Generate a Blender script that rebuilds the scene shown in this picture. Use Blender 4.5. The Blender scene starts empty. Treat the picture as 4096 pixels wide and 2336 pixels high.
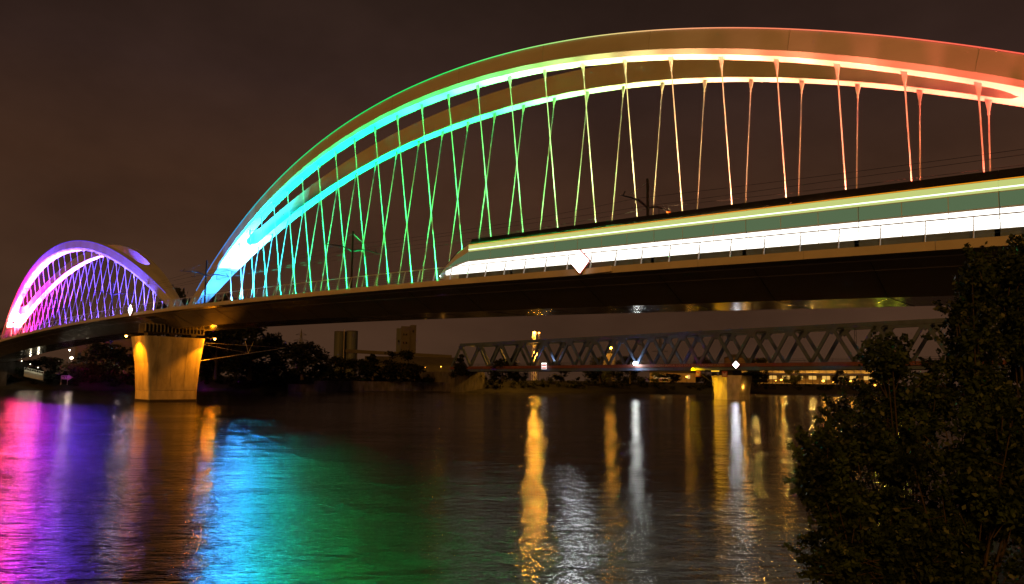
import bpy, math, random
import numpy as np
from mathutils import Vector, Matrix

random.seed(7)
rng = np.random.default_rng(7)
C = bpy.context.scene.collection
S = bpy.context.scene

# ------------------------------------------------------------------ camera
# X = across the tram bridge (away), Y = along it (away), Z up, water at z = 0
H = 4.5
FPX, PIT, ROL, PSI, CY = 2836.0694, 0.087796468, 0.01288206, 0.82755269, 1276.8161
fw_h = Vector((math.sin(PSI), math.cos(PSI), 0)); rt = Vector((math.cos(PSI), -math.sin(PSI), 0))
fwd = fw_h * math.cos(PIT) + Vector((0, 0, math.sin(PIT)))
upv = -fw_h * math.sin(PIT) + Vector((0, 0, math.cos(PIT)))
cr, sr = math.cos(ROL), math.sin(ROL)
ex = rt * cr + upv * sr
ey = -(rt * sr) + upv * cr
cd = bpy.data.cameras.new('camera'); cam = bpy.data.objects.new('camera', cd); C.objects.link(cam)
cd.sensor_width = 36; cd.sensor_fit = 'HORIZONTAL'; cd.lens = FPX / 4096 * 36
cd.shift_y = (CY - 1168) / 4096; cd.clip_start = 0.1; cd.clip_end = 8000
cam.matrix_world = Matrix(((ex.x, ey.x, -fwd.x, 0), (ex.y, ey.y, -fwd.y, 0), (ex.z, ey.z, -fwd.z, H), (0, 0, 0, 1)))
S.camera = cam

def ray(px, py):
    a, b = px - 2048, py - CY
    x = cr * a + sr * b; y = -sr * a + cr * b
    return fwd + rt * (x / FPX) - upv * (y / FPX)
def at(px, py, dist):                       # a point at a horizontal distance along a bearing
    r = ray(px, py); k = dist / math.hypot(r.x, r.y)
    return Vector((r.x * k, r.y * k, r.z * k + H))

# ------------------------------------------------------------------ world: brown city glow on night cloud
W = bpy.data.worlds.new('World'); S.world = W; W.use_nodes = True
nt = W.node_tree; nt.nodes.clear()
N = nt.nodes.new; L = nt.links.new
out = N('ShaderNodeOutputWorld'); bg = N('ShaderNodeBackground'); L(bg.outputs[0], out.inputs[0])
tc = N('ShaderNodeTexCoord'); sep = N('ShaderNodeSeparateXYZ'); L(tc.outputs['Generated'], sep.inputs[0])
rz = N('ShaderNodeValToRGB'); L(sep.outputs[2], rz.inputs[0])
rz.color_ramp.elements[0].position = 0.0; rz.color_ramp.elements[0].color = (.056, .0275, .0150, 1)
rz.color_ramp.elements[1].position = 0.52; rz.color_ramp.elements[1].color = (.0190, .0105, .0075, 1)
e = rz.color_ramp.elements.new(0.26); e.color = (.052, .0232, .0128, 1)
e = rz.color_ramp.elements.new(0.38); e.color = (.034, .0170, .0128, 1)
mp = N('ShaderNodeMapping'); mp.inputs['Scale'].default_value = (2.2, 2.2, 4.0); L(tc.outputs['Generated'], mp.inputs[0])
nz = N('ShaderNodeTexNoise'); nz.inputs['Scale'].default_value = 1.5; nz.inputs['Detail'].default_value = 5; nz.inputs['Roughness'].default_value = .55
L(mp.outputs[0], nz.inputs['Vector'])
mr = N('ShaderNodeMapRange'); mr.inputs[1].default_value = .3; mr.inputs[2].default_value = .7; mr.inputs[3].default_value = .74; mr.inputs[4].default_value = 1.24
L(nz.outputs['Fac'], mr.inputs[0])
mx = N('ShaderNodeMix'); mx.data_type = 'RGBA'; mx.blend_type = 'MULTIPLY'; mx.inputs[0].default_value = 1
L(rz.outputs[0], mx.inputs[6]); L(mr.outputs[0], mx.inputs[7]); L(mx.outputs[2], bg.inputs[0]); bg.inputs[1].default_value = 1.0

# the town's sodium lamps behind the camera: one weak, warm, soft, low lamp
sd = bpy.data.lights.new('town_glow', 'SUN'); sun = bpy.data.objects.new('town_glow', sd); C.objects.link(sun)
sd.energy = 1.0; sd.color = (1, .40, .055); sd.angle = math.radians(12)
sun.rotation_euler = Vector((.82, .33, -.42)).to_track_quat('-Z', 'Y').to_euler()

S.view_settings.view_transform = 'Standard'; S.view_settings.look = 'None'
S.view_settings.exposure = 0; S.view_settings.gamma = 1
S.render.engine = 'CYCLES'
S.cycles.use_denoising = True
try: S.cycles.denoiser = 'OPENIMAGEDENOISE'
except Exception: pass
S.cycles.max_bounces = 6; S.cycles.diffuse_bounces = 2; S.cycles.glossy_bounces = 4
S.cycles.sample_clamp_indirect = 150
S.cycles.use_light_tree = True

# ------------------------------------------------------------------ helpers
def tag(o, label=None, cat=None, group=None, kind=None):
    if label: o['label'] = label
    if cat: o['category'] = cat
    if group: o['group'] = group
    if kind: o['kind'] = kind
    return o
def link(name, data, parent=None):
    o = bpy.data.objects.new(name, data); C.objects.link(o)
    if parent: o.parent = parent
    return o
def empty(name, label, cat, loc=(0, 0, 0), group=None):
    o = link(name, None); o.location = loc; o.empty_display_size = .2
    return tag(o, label, cat, group)

class MB:
    """collects shapes for one mesh object; world coordinates minus the parent's location"""
    def __init__(s, off=(0, 0, 0)): s.v = []; s.f = []; s.c = []; s.off = Vector(off)
    def add(s, vs, fs):
        n = len(s.v); s.v += [tuple(Vector(p) - s.off) for p in vs]; s.f += [tuple(n + i for i in f) for f in fs]
    def box(s, a, b):
        x0, y0, z0 = a; x1, y1, z1 = b
        s.add([(x0, y0, z0), (x1, y0, z0), (x1, y1, z0), (x0, y1, z0), (x0, y0, z1), (x1, y0, z1), (x1, y1, z1), (x0, y1, z1)],
              [(0, 3, 2, 1), (4, 5, 6, 7), (0, 1, 5, 4), (1, 2, 6, 5), (2, 3, 7, 6), (3, 0, 4, 7)])
    def hexa(s, lo, hi):                       # two quads, bottom ring and top ring
        s.add(list(lo) + list(hi), [(3, 2, 1, 0), (4, 5, 6, 7), (0, 1, 5, 4), (1, 2, 6, 5), (2, 3, 7, 6), (3, 0, 4, 7)])
    def tube(s, pts, r, n=6, cap=True):
        pts = [Vector(p) for p in pts]; rs = r if hasattr(r, '__len__') else [r] * len(pts)
        rings = []; ref = None
        for i, p in enumerate(pts):
            t = (pts[min(i + 1, len(pts) - 1)] - pts[max(i - 1, 0)]).normalized()
            if ref is None: ref = Vector((0, 0, 1)) if abs(t.z) < .9 else Vector((1, 0, 0))
            a = t.cross(ref).normalized(); b = a.cross(t).normalized(); ref = b
            rings.append([p + (a * math.cos(2 * math.pi * k / n) + b * math.sin(2 * math.pi * k / n)) * rs[i] for k in range(n)])
        vs = [q for r_ in rings for q in r_]; fs = []
        for i in range(len(rings) - 1):
            for k in range(n):
                fs.append((i * n + k, i * n + (k + 1) % n, (i + 1) * n + (k + 1) % n, (i + 1) * n + k))
        if cap: fs += [tuple(range(n - 1, -1, -1)), tuple((len(rings) - 1) * n + k for k in range(n))]
        s.add(vs, fs)
    def beam(s, p, q, w, h, side=None):         # rectangular bar from p to q; w along 'side', h the other way
        p, q = Vector(p), Vector(q); t = (q - p).normalized()
        sd_ = Vector(side) if side else (Vector((0, 0, 1)).cross(t) if abs(t.z) < .95 else Vector((1, 0, 0)))
        sd_ = (sd_ - t * sd_.dot(t)).normalized(); o2 = t.cross(sd_)
        a, b = sd_ * w / 2, o2 * h / 2
        s.hexa([p - a - b, p + a - b, p + a + b, p - a + b], [q - a - b, q + a - b, q + a + b, q - a + b])
    def sphere(s, c, r, nu=10, nv=6, sz=1):
        c = Vector(c); vs = []; fs = []
        for j in range(nv + 1):
            th = math.pi * j / nv
            for i in range(nu):
                ph = 2 * math.pi * i / nu
                vs.append(c + Vector((math.sin(th) * math.cos(ph) * r, math.sin(th) * math.sin(ph) * r, math.cos(th) * r * sz)))
        for j in range(nv):
            for i in range(nu):
                fs.append((j * nu + i, (j + 1) * nu + i, (j + 1) * nu + (i + 1) % nu, j * nu + (i + 1) % nu))
        s.add(vs, fs)
    def sweep(s, secs, close=True, caps=True):  # list of sections (same number of points)
        n = len(secs[0]); vs = [p for sec in secs for p in sec]; fs = []
        for i in range(len(secs) - 1):
            for k in range(n if close else n - 1):
                fs.append((i * n + k, i * n + (k + 1) % n, (i + 1) * n + (k + 1) % n, (i + 1) * n + k))
        if caps and close: fs += [tuple(range(n - 1, -1, -1)), tuple((len(secs) - 1) * n + k for k in range(n))]
        s.add(vs, fs)
    def mesh(s, name, mat, smooth=False):
        me = bpy.data.meshes.new(name); me.from_pydata(s.v, [], s.f); me.update()
        me.materials.append(mat)
        if smooth: me.polygons.foreach_set('use_smooth', [True] * len(me.polygons))
        return me
    def build(s, name, mat, parent=None, smooth=False): return link(name, s.mesh(name, mat, smooth), parent)

def text_obj(name, curve, parent):            # lettering as a real mesh
    t_ = bpy.data.objects.new('tmp_text', curve); C.objects.link(t_)
    me = bpy.data.meshes.new_from_object(t_.evaluated_get(bpy.context.evaluated_depsgraph_get()))
    bpy.data.objects.remove(t_); me.name = name
    return link(name, me, parent)
MATS = {}
def pmat(name, col, rough=.6, metal=0, var=.15, scale=1.0, bump=0, detail=4, spec=.5, stretch=None, trans=0):
    if name in MATS: return MATS[name]
    m = bpy.data.materials.new(name); m.use_nodes = True; t = m.node_tree; b = t.nodes['Principled BSDF']
    b.inputs['Roughness'].default_value = rough; b.inputs['Metallic'].default_value = metal
    b.inputs['Specular IOR Level'].default_value = spec
    tc = t.nodes.new('ShaderNodeTexCoord'); nz = t.nodes.new('ShaderNodeTexNoise')
    nz.inputs['Scale'].default_value = scale; nz.inputs['Detail'].default_value = detail; nz.inputs['Roughness'].default_value = .6
    src = tc.outputs['Object']
    if stretch:
        mp = t.nodes.new('ShaderNodeMapping'); mp.inputs['Scale'].default_value = stretch
        t.links.new(src, mp.inputs[0]); src = mp.outputs[0]
    t.links.new(src, nz.inputs['Vector'])
    cr_ = t.nodes.new('ShaderNodeValToRGB')
    cr_.color_ramp.elements[0].position = .3; cr_.color_ramp.elements[1].position = .7
    cr_.color_ramp.elements[0].color = tuple(c * (1 - var) for c in col) + (1,)
    cr_.color_ramp.elements[1].color = tuple(min(1, c * (1 + var)) for c in col) + (1,)
    t.links.new(nz.outputs['Fac'], cr_.inputs[0]); t.links.new(cr_.outputs[0], b.inputs['Base Color'])
    if bump:
        bp = t.nodes.new('ShaderNodeBump'); bp.inputs['Strength'].default_value = bump; bp.inputs['Distance'].default_value = .05
        t.links.new(nz.outputs['Fac'], bp.inputs['Height']); t.links.new(bp.outputs[0], b.inputs['Normal'])
    MATS[name] = m; return m
def emat(name, col, strength):
    if name in MATS: return MATS[name]
    m = bpy.data.materials.new(name); m.use_nodes = True; t = m.node_tree; t.nodes.clear()
    o = t.nodes.new('ShaderNodeOutputMaterial'); e = t.nodes.new('ShaderNodeEmission')
    e.inputs[0].default_value = (*col, 1); e.inputs[1].default_value = strength; t.links.new(e.outputs[0], o.inputs[0])
    MATS[name] = m; return m

white_steel = pmat('white_steel', (.52, .52, .50), .45, var=.06, scale=.6)
arch_steel = pmat('arch_steel', (.46, .46, .44), .5, var=.10, scale=.35, stretch=(1, .35, 1))
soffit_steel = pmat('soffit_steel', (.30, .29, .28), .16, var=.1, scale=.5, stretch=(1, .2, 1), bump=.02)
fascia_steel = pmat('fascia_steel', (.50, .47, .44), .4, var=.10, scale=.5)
steel_dark = pmat('dark_steel', (.035, .036, .04), .5, var=.2, scale=2)
cable_mat = pmat('cable', (.62, .62, .6), .35, var=.03)
concrete = pmat('concrete', (.40, .38, .35), .85, var=.34, scale=.8, bump=.25, stretch=(1, 1, .35), detail=8)
concrete_dark = pmat('old_concrete', (.06, .055, .055), .9, var=.55, scale=.7, bump=.3, stretch=(1, 1, .4), detail=8)
truss_paint = pmat('truss_paint', (.05, .078, .165), .55, var=.18, scale=.5)
rust_red = pmat('red_oxide', (.11, .035, .035), .7, var=.25, scale=.6)
asphalt = pmat('asphalt', (.05, .05, .05), .9, var=.2, scale=3)
black_gloss = pmat('black_gloss', (.012, .012, .013), .25, var=.1)
bark = pmat('bark', (.06, .045, .03), .9, var=.3, scale=6, bump=.4)
leaf_far = pmat('leaf_far', (.010, .013, .006), .7, var=.5, scale=.5, spec=.2)
leaf_near = pmat('leaf_near', (.024, .042, .009), .5, var=.7, scale=1.6, spec=.3)
leaf_lit = pmat('leaf_lamplit', (.09, .11, .015), .6, var=.4, scale=1)  # foliage near lamps: the lamplight is put into the leaf colour
earth = pmat('bank_earth', (.010, .0095, .007), .95, var=.5, scale=.25, bump=.5, detail=8)

# ------------------------------------------------------------------ river
wm = bpy.data.materials.new('river_water'); wm.use_nodes = True; t = wm.node_tree; b = t.nodes['Principled BSDF']
b.inputs['Base Color'].default_value = (.003, .0028, .0022, 1); b.inputs['IOR'].default_value = 1.33
b.inputs['Specular IOR Level'].default_value = .5
n_ = t.nodes.new; l_ = t.links.new
tc = n_('ShaderNodeTexCoord')
rotm = n_('ShaderNodeMapping'); rotm.inputs['Rotation'].default_value = (0, 0, PSI); l_(tc.outputs['Object'], rotm.inputs[0])
def wnoise(sx, sy, scale, det, rough=.55, dist=0):
    m_ = n_('ShaderNodeMapping'); m_.inputs['Scale'].default_value = (sx, sy, 1); l_(rotm.outputs[0], m_.inputs[0])
    q = n_('ShaderNodeTexNoise'); q.inputs['Scale'].default_value = scale; q.inputs['Detail'].default_value = det
    q.inputs['Roughness'].default_value = rough; q.inputs['Distortion'].default_value = dist
    l_(m_.outputs[0], q.inputs['Vector']); return q.outputs['Fac']
def wmath(op, a, b_):
    q = n_('ShaderNodeMath'); q.operation = op
    for i, x in enumerate((a, b_)):
        if isinstance(x, (int, float)): q.inputs[i].default_value = x
        else: l_(x, q.inputs[i])
    return q.outputs[0]
def wrange(x, a, b_, c, d):
    q = n_('ShaderNodeMapRange'); q.inputs[1].default_value = a; q.inputs[2].default_value = b_; q.inputs[3].default_value = c; q.inputs[4].default_value = d
    l_(x, q.inputs[0]); return q.outputs[0]
patch = wnoise(.35, 1, .055, 3, .5, .6)                    # smooth and ruffled water
eddies = wnoise(.5, 1, .22, 4, .6, 1.2)
h1 = wmath('MULTIPLY', wnoise(.6, 1, .55, 3, .5, .3), .6)
h2 = wmath('MULTIPLY', wnoise(.45, 1, 2.6, 4, .6, .2), .34)
h3 = wmath('MULTIPLY', wnoise(.35, 1, 9, 3, .6), .12)
hh = wmath('ADD', wmath('ADD', h1, h2), h3)
amp = wmath('MULTIPLY', wrange(patch, .35, .65, .55, 1.15), wrange(eddies, .35, .7, .75, 1.5))
bp = n_('ShaderNodeBump'); bp.inputs['Strength'].default_value = 1; bp.inputs['Distance'].default_value = .14
l_(wmath('MULTIPLY', hh, amp), bp.inputs['Height']); l_(bp.outputs[0], b.inputs['Normal'])
l_(wrange(patch, .35, .65, .035, .08), b.inputs['Roughness'])
r_ = MB(); r_.add([(-1500, -1500, 0), (2600, -1500, 0), (2600, 1200, 0), (-1500, 1200, 0)], [(0, 1, 2, 3)])
tag(r_.build('river', wm), 'dark river streaked with coloured light reflections', 'water', kind='structure')

# ------------------------------------------------------------------ banks
line = [(-900, 560), (-300, 400), (0, 300), (59, 278), (89, 260), (119, 247), (140, 234), (175, 219), (225, 199), (291, 179), (374, 153), (482, 120), (900, -20), (2200, -400)]
dense = []
for (a, b_) in zip(line[:-1], line[1:]):
    k = max(1, min(40, int(math.dist(a, b_) / 5)))
    for i in range(k): dense.append((a[0] + (b_[0] - a[0]) * i / k, a[1] + (b_[1] - a[1]) * i / k))
dense.append(line[-1])
nrm = Vector((.36, .93, 0)).normalized()
prof = [(-1.5, -1.0), (0, .15), (2, .9), (5, 2.0), (8, 3.2), (11, 4.3), (15, 5.0), (24, 5.2), (60, 5.3), (300, 5.3), (3000, 5.3)]
secs = []
for (x, y) in dense:
    sec = []
    for k, (d, z) in enumerate(prof):
        j = random.uniform(-.25, .25) if 0 < k < 7 else 0
        sec.append(Vector((x, y, 0)) + nrm * (d + j) + Vector((0, 0, z + j * .8)))
    secs.append(sec)
m = MB(); m.sweep(secs, close=False)
tag(m.build('far_bank', earth, smooth=True), 'dark far river bank', 'ground', kind='structure')
m = MB(); secs = []
for x in np.linspace(-200, 400, 60):
    y0 = 3.2 + .7 * math.sin(x * .4) - (max(0, 6 - x) * .55 if x < 6 else 0)
    secs.append([(x, y0 + d, z + random.uniform(-.1, .1)) for d, z in ((3.2, -1.2), (1.6, -.15), (.3, .6), (-2, 1.7), (-6, 2.7), (-14, 2.9), (-400, 2.9))])
m.sweep(secs, close=False); tag(m.build('near_bank', earth, smooth=True), 'dark near river bank under the shrubs', 'ground', kind='structure')

# ------------------------------------------------------------------ tram bridge geometry
UC1, UC2, VA, VF = 59.668759, 202.97366, 57.406133, 49.344305
RISE, PW, R2F = 21.606409, 2.0585346, .86568074
def dref(u): x = u - UC1; return H + 11.542544 + 2.8589008 * x / 100 - .00012489045 * x * x - .32292541 * (x / 100) ** 3
def dtop(u): return dref(u) - .891           # fascia top
def station(i, uc): q = (14 - i) / 10; return uc + (14 - i) * 4.8 - 1.5650946 * q ** 3 - .51476222 * q ** 2
def tt(u, uc):                                # 0 at the crown, 1 at a foot
    c, an, af = (uc, 72.0, 73.0) if uc == UC1 else (206.0, 63.5, 69.0)
    return (u - c) / af if u > c else (c - u) / an
def arch_z(u, uc, rf): return dref(u) + RISE * rf * (1 - tt(u, uc) ** PW)
def arch_w(u, uc): return .19548751 + 3.7223254 * max(1 - tt(u, uc) ** 1.8311, 0)
UMIN, UMAX = -62, 300

bridge = empty('tram_bridge', 'long white double-arch tram bridge with colour-lit arches and hangers', 'bridge', (54, 131, 0))
bl = bridge.location
us = np.linspace(UMIN, UMAX, 91)
m = MB(bl)
prof = [(VF + .12, -.08), (VF + .12, -.60), (VF + .9, -.78), (VF + .9, -.84), (54.3, -2.9), (61.3, -2.9), (66.3, -.8), (67.0, -.6), (67.0, -.08)]
m.sweep([[(v, u, dtop(u) + z) for v, z in prof] for u in us])
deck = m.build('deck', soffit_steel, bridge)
# fascia panels along the near edge, each a piece
pl = 8.0; k = 0
for u0 in np.arange(UMIN, UMAX - .1, pl):
    m = MB(bl); a, c = u0 + .012, u0 + pl - .012
    m.sweep([[(VF - .02, u, dtop(u)), (VF + .12, u, dtop(u) + .01), (VF + .12, u, dtop(u) - .585), (VF, u, dtop(u) - .57)] for u in np.linspace(a, c, 4)])
    m.build('fascia_panel', fascia_steel, deck)
for v, dz in ((VF + 1.9, -1.33), (VF + 3.4, -2.02)):
    m = MB(bl); m.tube([(v, u, dtop(u) + dz - .03) for u in us], .035, 5); m.build('soffit_rib', soffit_steel, deck)
for u in np.arange(UMIN + 4, UMAX - 4, 8.0):       # transverse joints of the soffit plates
    m = MB(bl); z = dtop(u); m.beam((VF + .95, u, z - .885), (54.25, u, z - 2.915), .05, .03, (0, 1, 0)); m.beam((54.35, u, z - 2.91), (61.25, u, z - 2.91), .05, .03, (0, 1, 0)); m.build('soffit_joint', steel_dark, deck)
for v in (50.85, 52.3, 55.0, 56.4):
    m = MB(bl); m.sweep([[(v - .035, u, dtop(u) - .07), (v + .035, u, dtop(u) - .07), (v + .035, u, dtop(u) + .05), (v - .035, u, dtop(u) + .05)] for u in us])
    m.build('rail', steel_dark, deck)
# railing: leaning flat posts, hand rail, tension wires
def rtop(u): return (VF + .52, u, dtop(u) + 1.42)
m = MB(bl); m.tube([rtop(u) for u in np.linspace(-40, 296, 130)], .045, 6); railing = m.build('railing', white_steel, bridge)
for q in (.2, .4, .6, .8):
    m = MB(bl); m.tube([(VF + .05 + .47 * q, u, dtop(u) + 1.42 * q) for u in np.linspace(-40, 296, 110)], .007, 4); m.build('railing_wire', steel_dark, railing)
pm = None
post_us = np.arange(-2.5 - 2.578 * 12, 296, 2.578) + .2
for u in post_us:
    m = MB((0, u, 0)); z = dtop(u)
    m.hexa([(VF - .03, u - .02, z - .3), (VF + .26, u - .02, z - .05), (VF + .26, u + .02, z - .05), (VF - .03, u + .02, z - .3)],
           [(VF + .47, u - .02, z + 1.41), (VF + .55, u - .02, z + 1.41), (VF + .55, u + .02, z + 1.41), (VF + .47, u + .02, z + 1.41)])
    o = m.build('railing_post', white_steel, railing); o.location = Vector((0, u, 0)) - bl

# colours of the floodlights by hanger station
def lerp_keys(keys, x):
    if x <= keys[0][0]: return keys[0][1]
    for (a, ca), (b_, cb) in zip(keys[:-1], keys[1:]):
        if x <= b_:
            q = (x - a) / (b_ - a); return tuple(p + (r - p) * q for p, r in zip(ca, cb))
    return keys[-1][1]
K1 = [(1, (.05, .32, 1)), (2.5, (.01, .48, 1)), (4, (.003, .76, .80)), (5.5, (.002, .95, .42)), (7.5, (.002, 1, .22)), (11, (.003, 1, .17)), (14, (.03, 1, .16)), (16, (.16, 1, .20)), (17.5, (.45, .9, .24)),
      (19, (.85, .66, .24)), (20.5, (1, .42, .19)), (22, (1, .25, .12)), (25, (1, .14, .08)), (27, (1, .10, .06))]
K2 = [(1, (1, .10, .10)), (3, (1, .02, .16)), (5, (1, .005, .40)), (6.5, (.8, .01, .75)), (8, (.42, .02, 1)), (10, (.22, .03, 1)), (13, (.14, .05, 1)), (20, (.12, .06, 1)), (27, (.13, .1, 1))]

# glow for the light spill along the arch edge, colour read from the mesh
em = bpy.data.materials.new('edge_spill_glow'); em.use_nodes = True; t = em.node_tree; t.nodes.clear()
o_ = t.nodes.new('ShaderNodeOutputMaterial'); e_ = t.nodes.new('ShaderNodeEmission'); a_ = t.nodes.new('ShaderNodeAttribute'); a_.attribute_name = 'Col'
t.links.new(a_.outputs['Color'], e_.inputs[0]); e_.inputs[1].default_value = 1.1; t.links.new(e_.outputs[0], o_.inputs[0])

def spot(name, pos, target, col, power, half, blend, parent, rad=.15):
    d = bpy.data.lights.new(name, 'SPOT'); d.energy = power; d.color = col; d.spot_size = 2 * half; d.spot_blend = blend; d.shadow_soft_size = rad
    o = link(name, d, parent); p = Vector(pos); o.location = p - (parent.location if parent else Vector())
    o.rotation_euler = (Vector(target) - p).to_track_quat('-Z', 'Y').to_euler(); return o

def build_arch(uc, rf, keys, i0, i1, lab, PWR, out_shift, prof_):
    TZ = 2.25; HW = .72
    m = MB(bl)
    ua_, ub_ = (uc - 75.5, uc + 76.5) if uc == UC1 else (206 - 66, 206 + 72)
    c_, an_, af_ = (uc, 72.0, 73.0) if uc == UC1 else (206.0, 63.5, 69.0)
    on_, of_ = c_ - .739 * an_, c_ + .739 * af_     # ends of the opening
    ul = sorted(set([round(x, 3) for x in np.concatenate([np.linspace(ua_, ub_, 110), of_ + np.linspace(-1.6, .2, 9), on_ - np.linspace(-1.6, .2, 9)])]))
    def inner(u):
        w = arch_w(u, uc) - HW; s_ = min(of_ - u, u - on_)
        if s_ < 0: return 0
        k_ = min(1, s_ / 1.5); return w * math.sqrt(1 - (1 - k_) ** 2)
    for sg in (-1, 1):
        secs = []
        for u in ul:
            w = arch_w(u, uc); z = arch_z(u, uc, rf); wi = inner(u); wo = w + HW
            vv = [(wo - .10, 0), (wo, .48), (wo - .02, TZ), (wi, TZ + .12), (wi, 0)]
            sec = [(VA + sg * v, u, z + dz) for v, dz in vv]
            secs.append(sec if sg < 0 else sec[::-1])
        n = 5; vs = [p for s_ in secs for p in s_]; fs = []
        for i in range(len(secs) - 1):
            for k_ in range(n):
                ia, ib = (3, 4) if sg < 0 else (0, 1)
                if k_ == (3 if sg < 0 else 0) and inner(ul[i]) == 0 and inner(ul[i + 1]) == 0: continue
                fs.append((i * n + k_, i * n + (k_ + 1) % n, (i + 1) * n + (k_ + 1) % n, (i + 1) * n + k_))
        m.add(vs, fs)
    arch = m.build('arch', arch_steel, bridge); arch['label'] = lab
    # light spill on the upper outer edge, put in as a glowing tube
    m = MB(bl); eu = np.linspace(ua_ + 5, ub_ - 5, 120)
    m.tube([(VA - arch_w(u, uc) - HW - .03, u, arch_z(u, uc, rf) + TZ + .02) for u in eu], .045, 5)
    st = m.build('edge_spill', em, arch); me = st.data; ca = me.color_attributes.new('Col', 'FLOAT_COLOR', 'POINT')
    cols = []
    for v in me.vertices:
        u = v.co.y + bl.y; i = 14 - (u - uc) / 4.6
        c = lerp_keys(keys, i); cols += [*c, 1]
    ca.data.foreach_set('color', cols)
    # weld seams on the outer face
    for u in np.arange(ua_ + 12, ub_ - 10, 12.2):
        w = arch_w(u, uc) + HW; z = arch_z(u, uc, rf); sl = (arch_z(u + .5, uc, rf) - arch_z(u - .5, uc, rf))
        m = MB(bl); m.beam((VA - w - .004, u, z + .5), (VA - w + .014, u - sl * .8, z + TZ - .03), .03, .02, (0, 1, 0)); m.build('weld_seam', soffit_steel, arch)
    for i in range(i0, i1 + 1):
        u = station(i, uc); w = arch_w(u, uc); z = arch_z(u, uc, rf); zb = dref(u) - 1.096
        sl = (arch_z(u + .5, uc, rf) - arch_z(u - .5, uc, rf)); tg = Vector((0, 1, sl)).normalized()
        for sg in (-1, 1):
            top = Vector((VA + sg * w, u, z)); bot = Vector((VA + sg * .505, u, zb)); d = (bot - top).normalized()
            m = MB(bl); pt = top + d * .85
            m.tube([pt, bot], .052, 6)
            m.tube([pt - d * .1, pt + d * .35], .085, 6)
            a, b_ = top - tg * .26 + Vector((0, 0, .03)), top + tg * .26 + Vector((0, 0, .03)); sx = Vector((.035, 0, 0))
            p1, p2 = top + tg * .20 + d * .25, top - tg * .20 + d * .25
            q1, q2 = pt + tg * .1, pt - tg * .1
            m.hexa([a - sx, b_ - sx, b_ + sx, a + sx], [p2 - sx, p1 - sx, p1 + sx, p2 + sx])
            m.hexa([p2 - sx, p1 - sx, p1 + sx, p2 + sx], [q2 - sx, q1 - sx, q1 + sx, q2 + sx])
            m.build('hanger', cable_mat, arch)
        col = lerp_keys(keys, i); hgt = z - zb
        for sg in (-1, 1):
            p = Vector((VA + sg * (w + (out_shift if sg < 0 else .1)), u, zb + .45))
            spot('arch_floodlight', p, (VA + sg * w, u, z), col, PWR * hgt * hgt * prof_(i), math.atan(5.0 / hgt), .9, bridge)
        hp = (5200 if uc == UC1 else 7500) * max(.6, (hgt / 12.5) ** 1.6)
        up_ = math.degrees(math.atan2(hgt - .5, 4.4 + w - .72)) - 1.0
        for el, hf, q, bl_ in (((up_ + 12) / 2, (up_ - 12) / 2, 2.6, .15), (86, 13, 4.0, .5)):
            ea = math.radians(el); p = Vector((VA - 4.4, u, zb + .45))
            spot('hanger_uplight', p, p + Vector((math.cos(ea), 0, math.sin(ea))), col, hp * q, math.radians(hf), bl_, bridge)
    # the two lowest stations light the foot of the arch
    for i, q in ((i0 - 1.2, 1), (i0 - 2.2, .8), (i1 + 1.2, 1)):
        if tt(station(i, uc), uc) < .98:
            u = station(i, uc); z = arch_z(u, uc, rf); zb = dref(u) - 1
            ui = u - math.copysign(2.0, u - uc)
            spot('foot_floodlight', (VA, ui, zb), (VA, u, z), lerp_keys(keys, i), PWR * q * 22, math.radians(65), .8, bridge)
    return arch
build_arch(UC1, 1, K1, 1, 27, 'near arch lit green to red', 1000, -.6, lambda i: lerp_keys([(1, (4.2,)), (3.5, (3.2,)), (6, (1.1,)), (9, (.62,)), (14, (.42,)), (19, (.32,)), (24, (.32,)), (27, (.4,))], i)[0])
build_arch(UC2, R2F, K2, 1, 25, 'far arch lit red to violet', 1300, 1.3, lambda i: lerp_keys([(1, (5.0,)), (5, (5.5,)), (9, (6.5,)), (12, (3.5,)), (15, (1.0,)), (27, (.7,))], i)[0])

# ------------------------------------------------------------------ river pier of the tram bridge
PC = Vector((54.4, 137, 0))
def rr(cx, cy, hx, hy, r, z, n=5):
    pts = []
    for qx, qy, a0 in ((1, 1, 0), (-1, 1, 90), (-1, -1, 180), (1, -1, 270)):
        for k_ in range(n):
            a = math.radians(a0 + 90 * k_ / (n - 1)); pts.append((cx + qx * (hx - r) + r * math.cos(a), cy + qy * (hy - r) + r * math.sin(a), z))
    return pts
PU = 138.6
m = MB(bl); m.sweep([rr(54.9, PU, 4.40, 3.4, .45, -2), rr(54.9, PU, 4.40, 3.4, .45, 1.98), rr(54.9, PU, 4.37, 3.37, .45, 2.0), rr(54.9, PU, 4.37, 3.37, .45, 2.05), rr(54.9, PU, 4.41, 3.4, .45, 2.07),
                     rr(54.85, PU, 4.75, 3.5, .5, 7), rr(54.75, PU, 5.5, 3.65, .55, 11.95)])
pier = m.build('pier', concrete, bridge)
m = MB(bl); m.sweep([rr(54.9, PU, 4.45, 3.45, .46, -.5), rr(54.9, PU, 4.45, 3.45, .46, .22), rr(54.9, PU, 4.415, 3.415, .46, .42)]); m.build('waterline_stain', pmat('algae', (.03, .028, .018), .5, var=.5, scale=2), pier)
for x in (51.9, 54.2, 56.6, 58.4):
    m = MB(bl); m.beam((x, PU - 3.405, 2.1), (54.2 + (x - 54.2) * 1.16, PU - 3.655, 11.9), .03, .015, (1, 0, 0)); m.build('formwork_joint', concrete, pier)
m = MB(bl); m.box((49.2, 135.6, 12.55), (60.2, 138.4, 12.75)); m.build('bearing_plate', steel_dark, pier)
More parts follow.
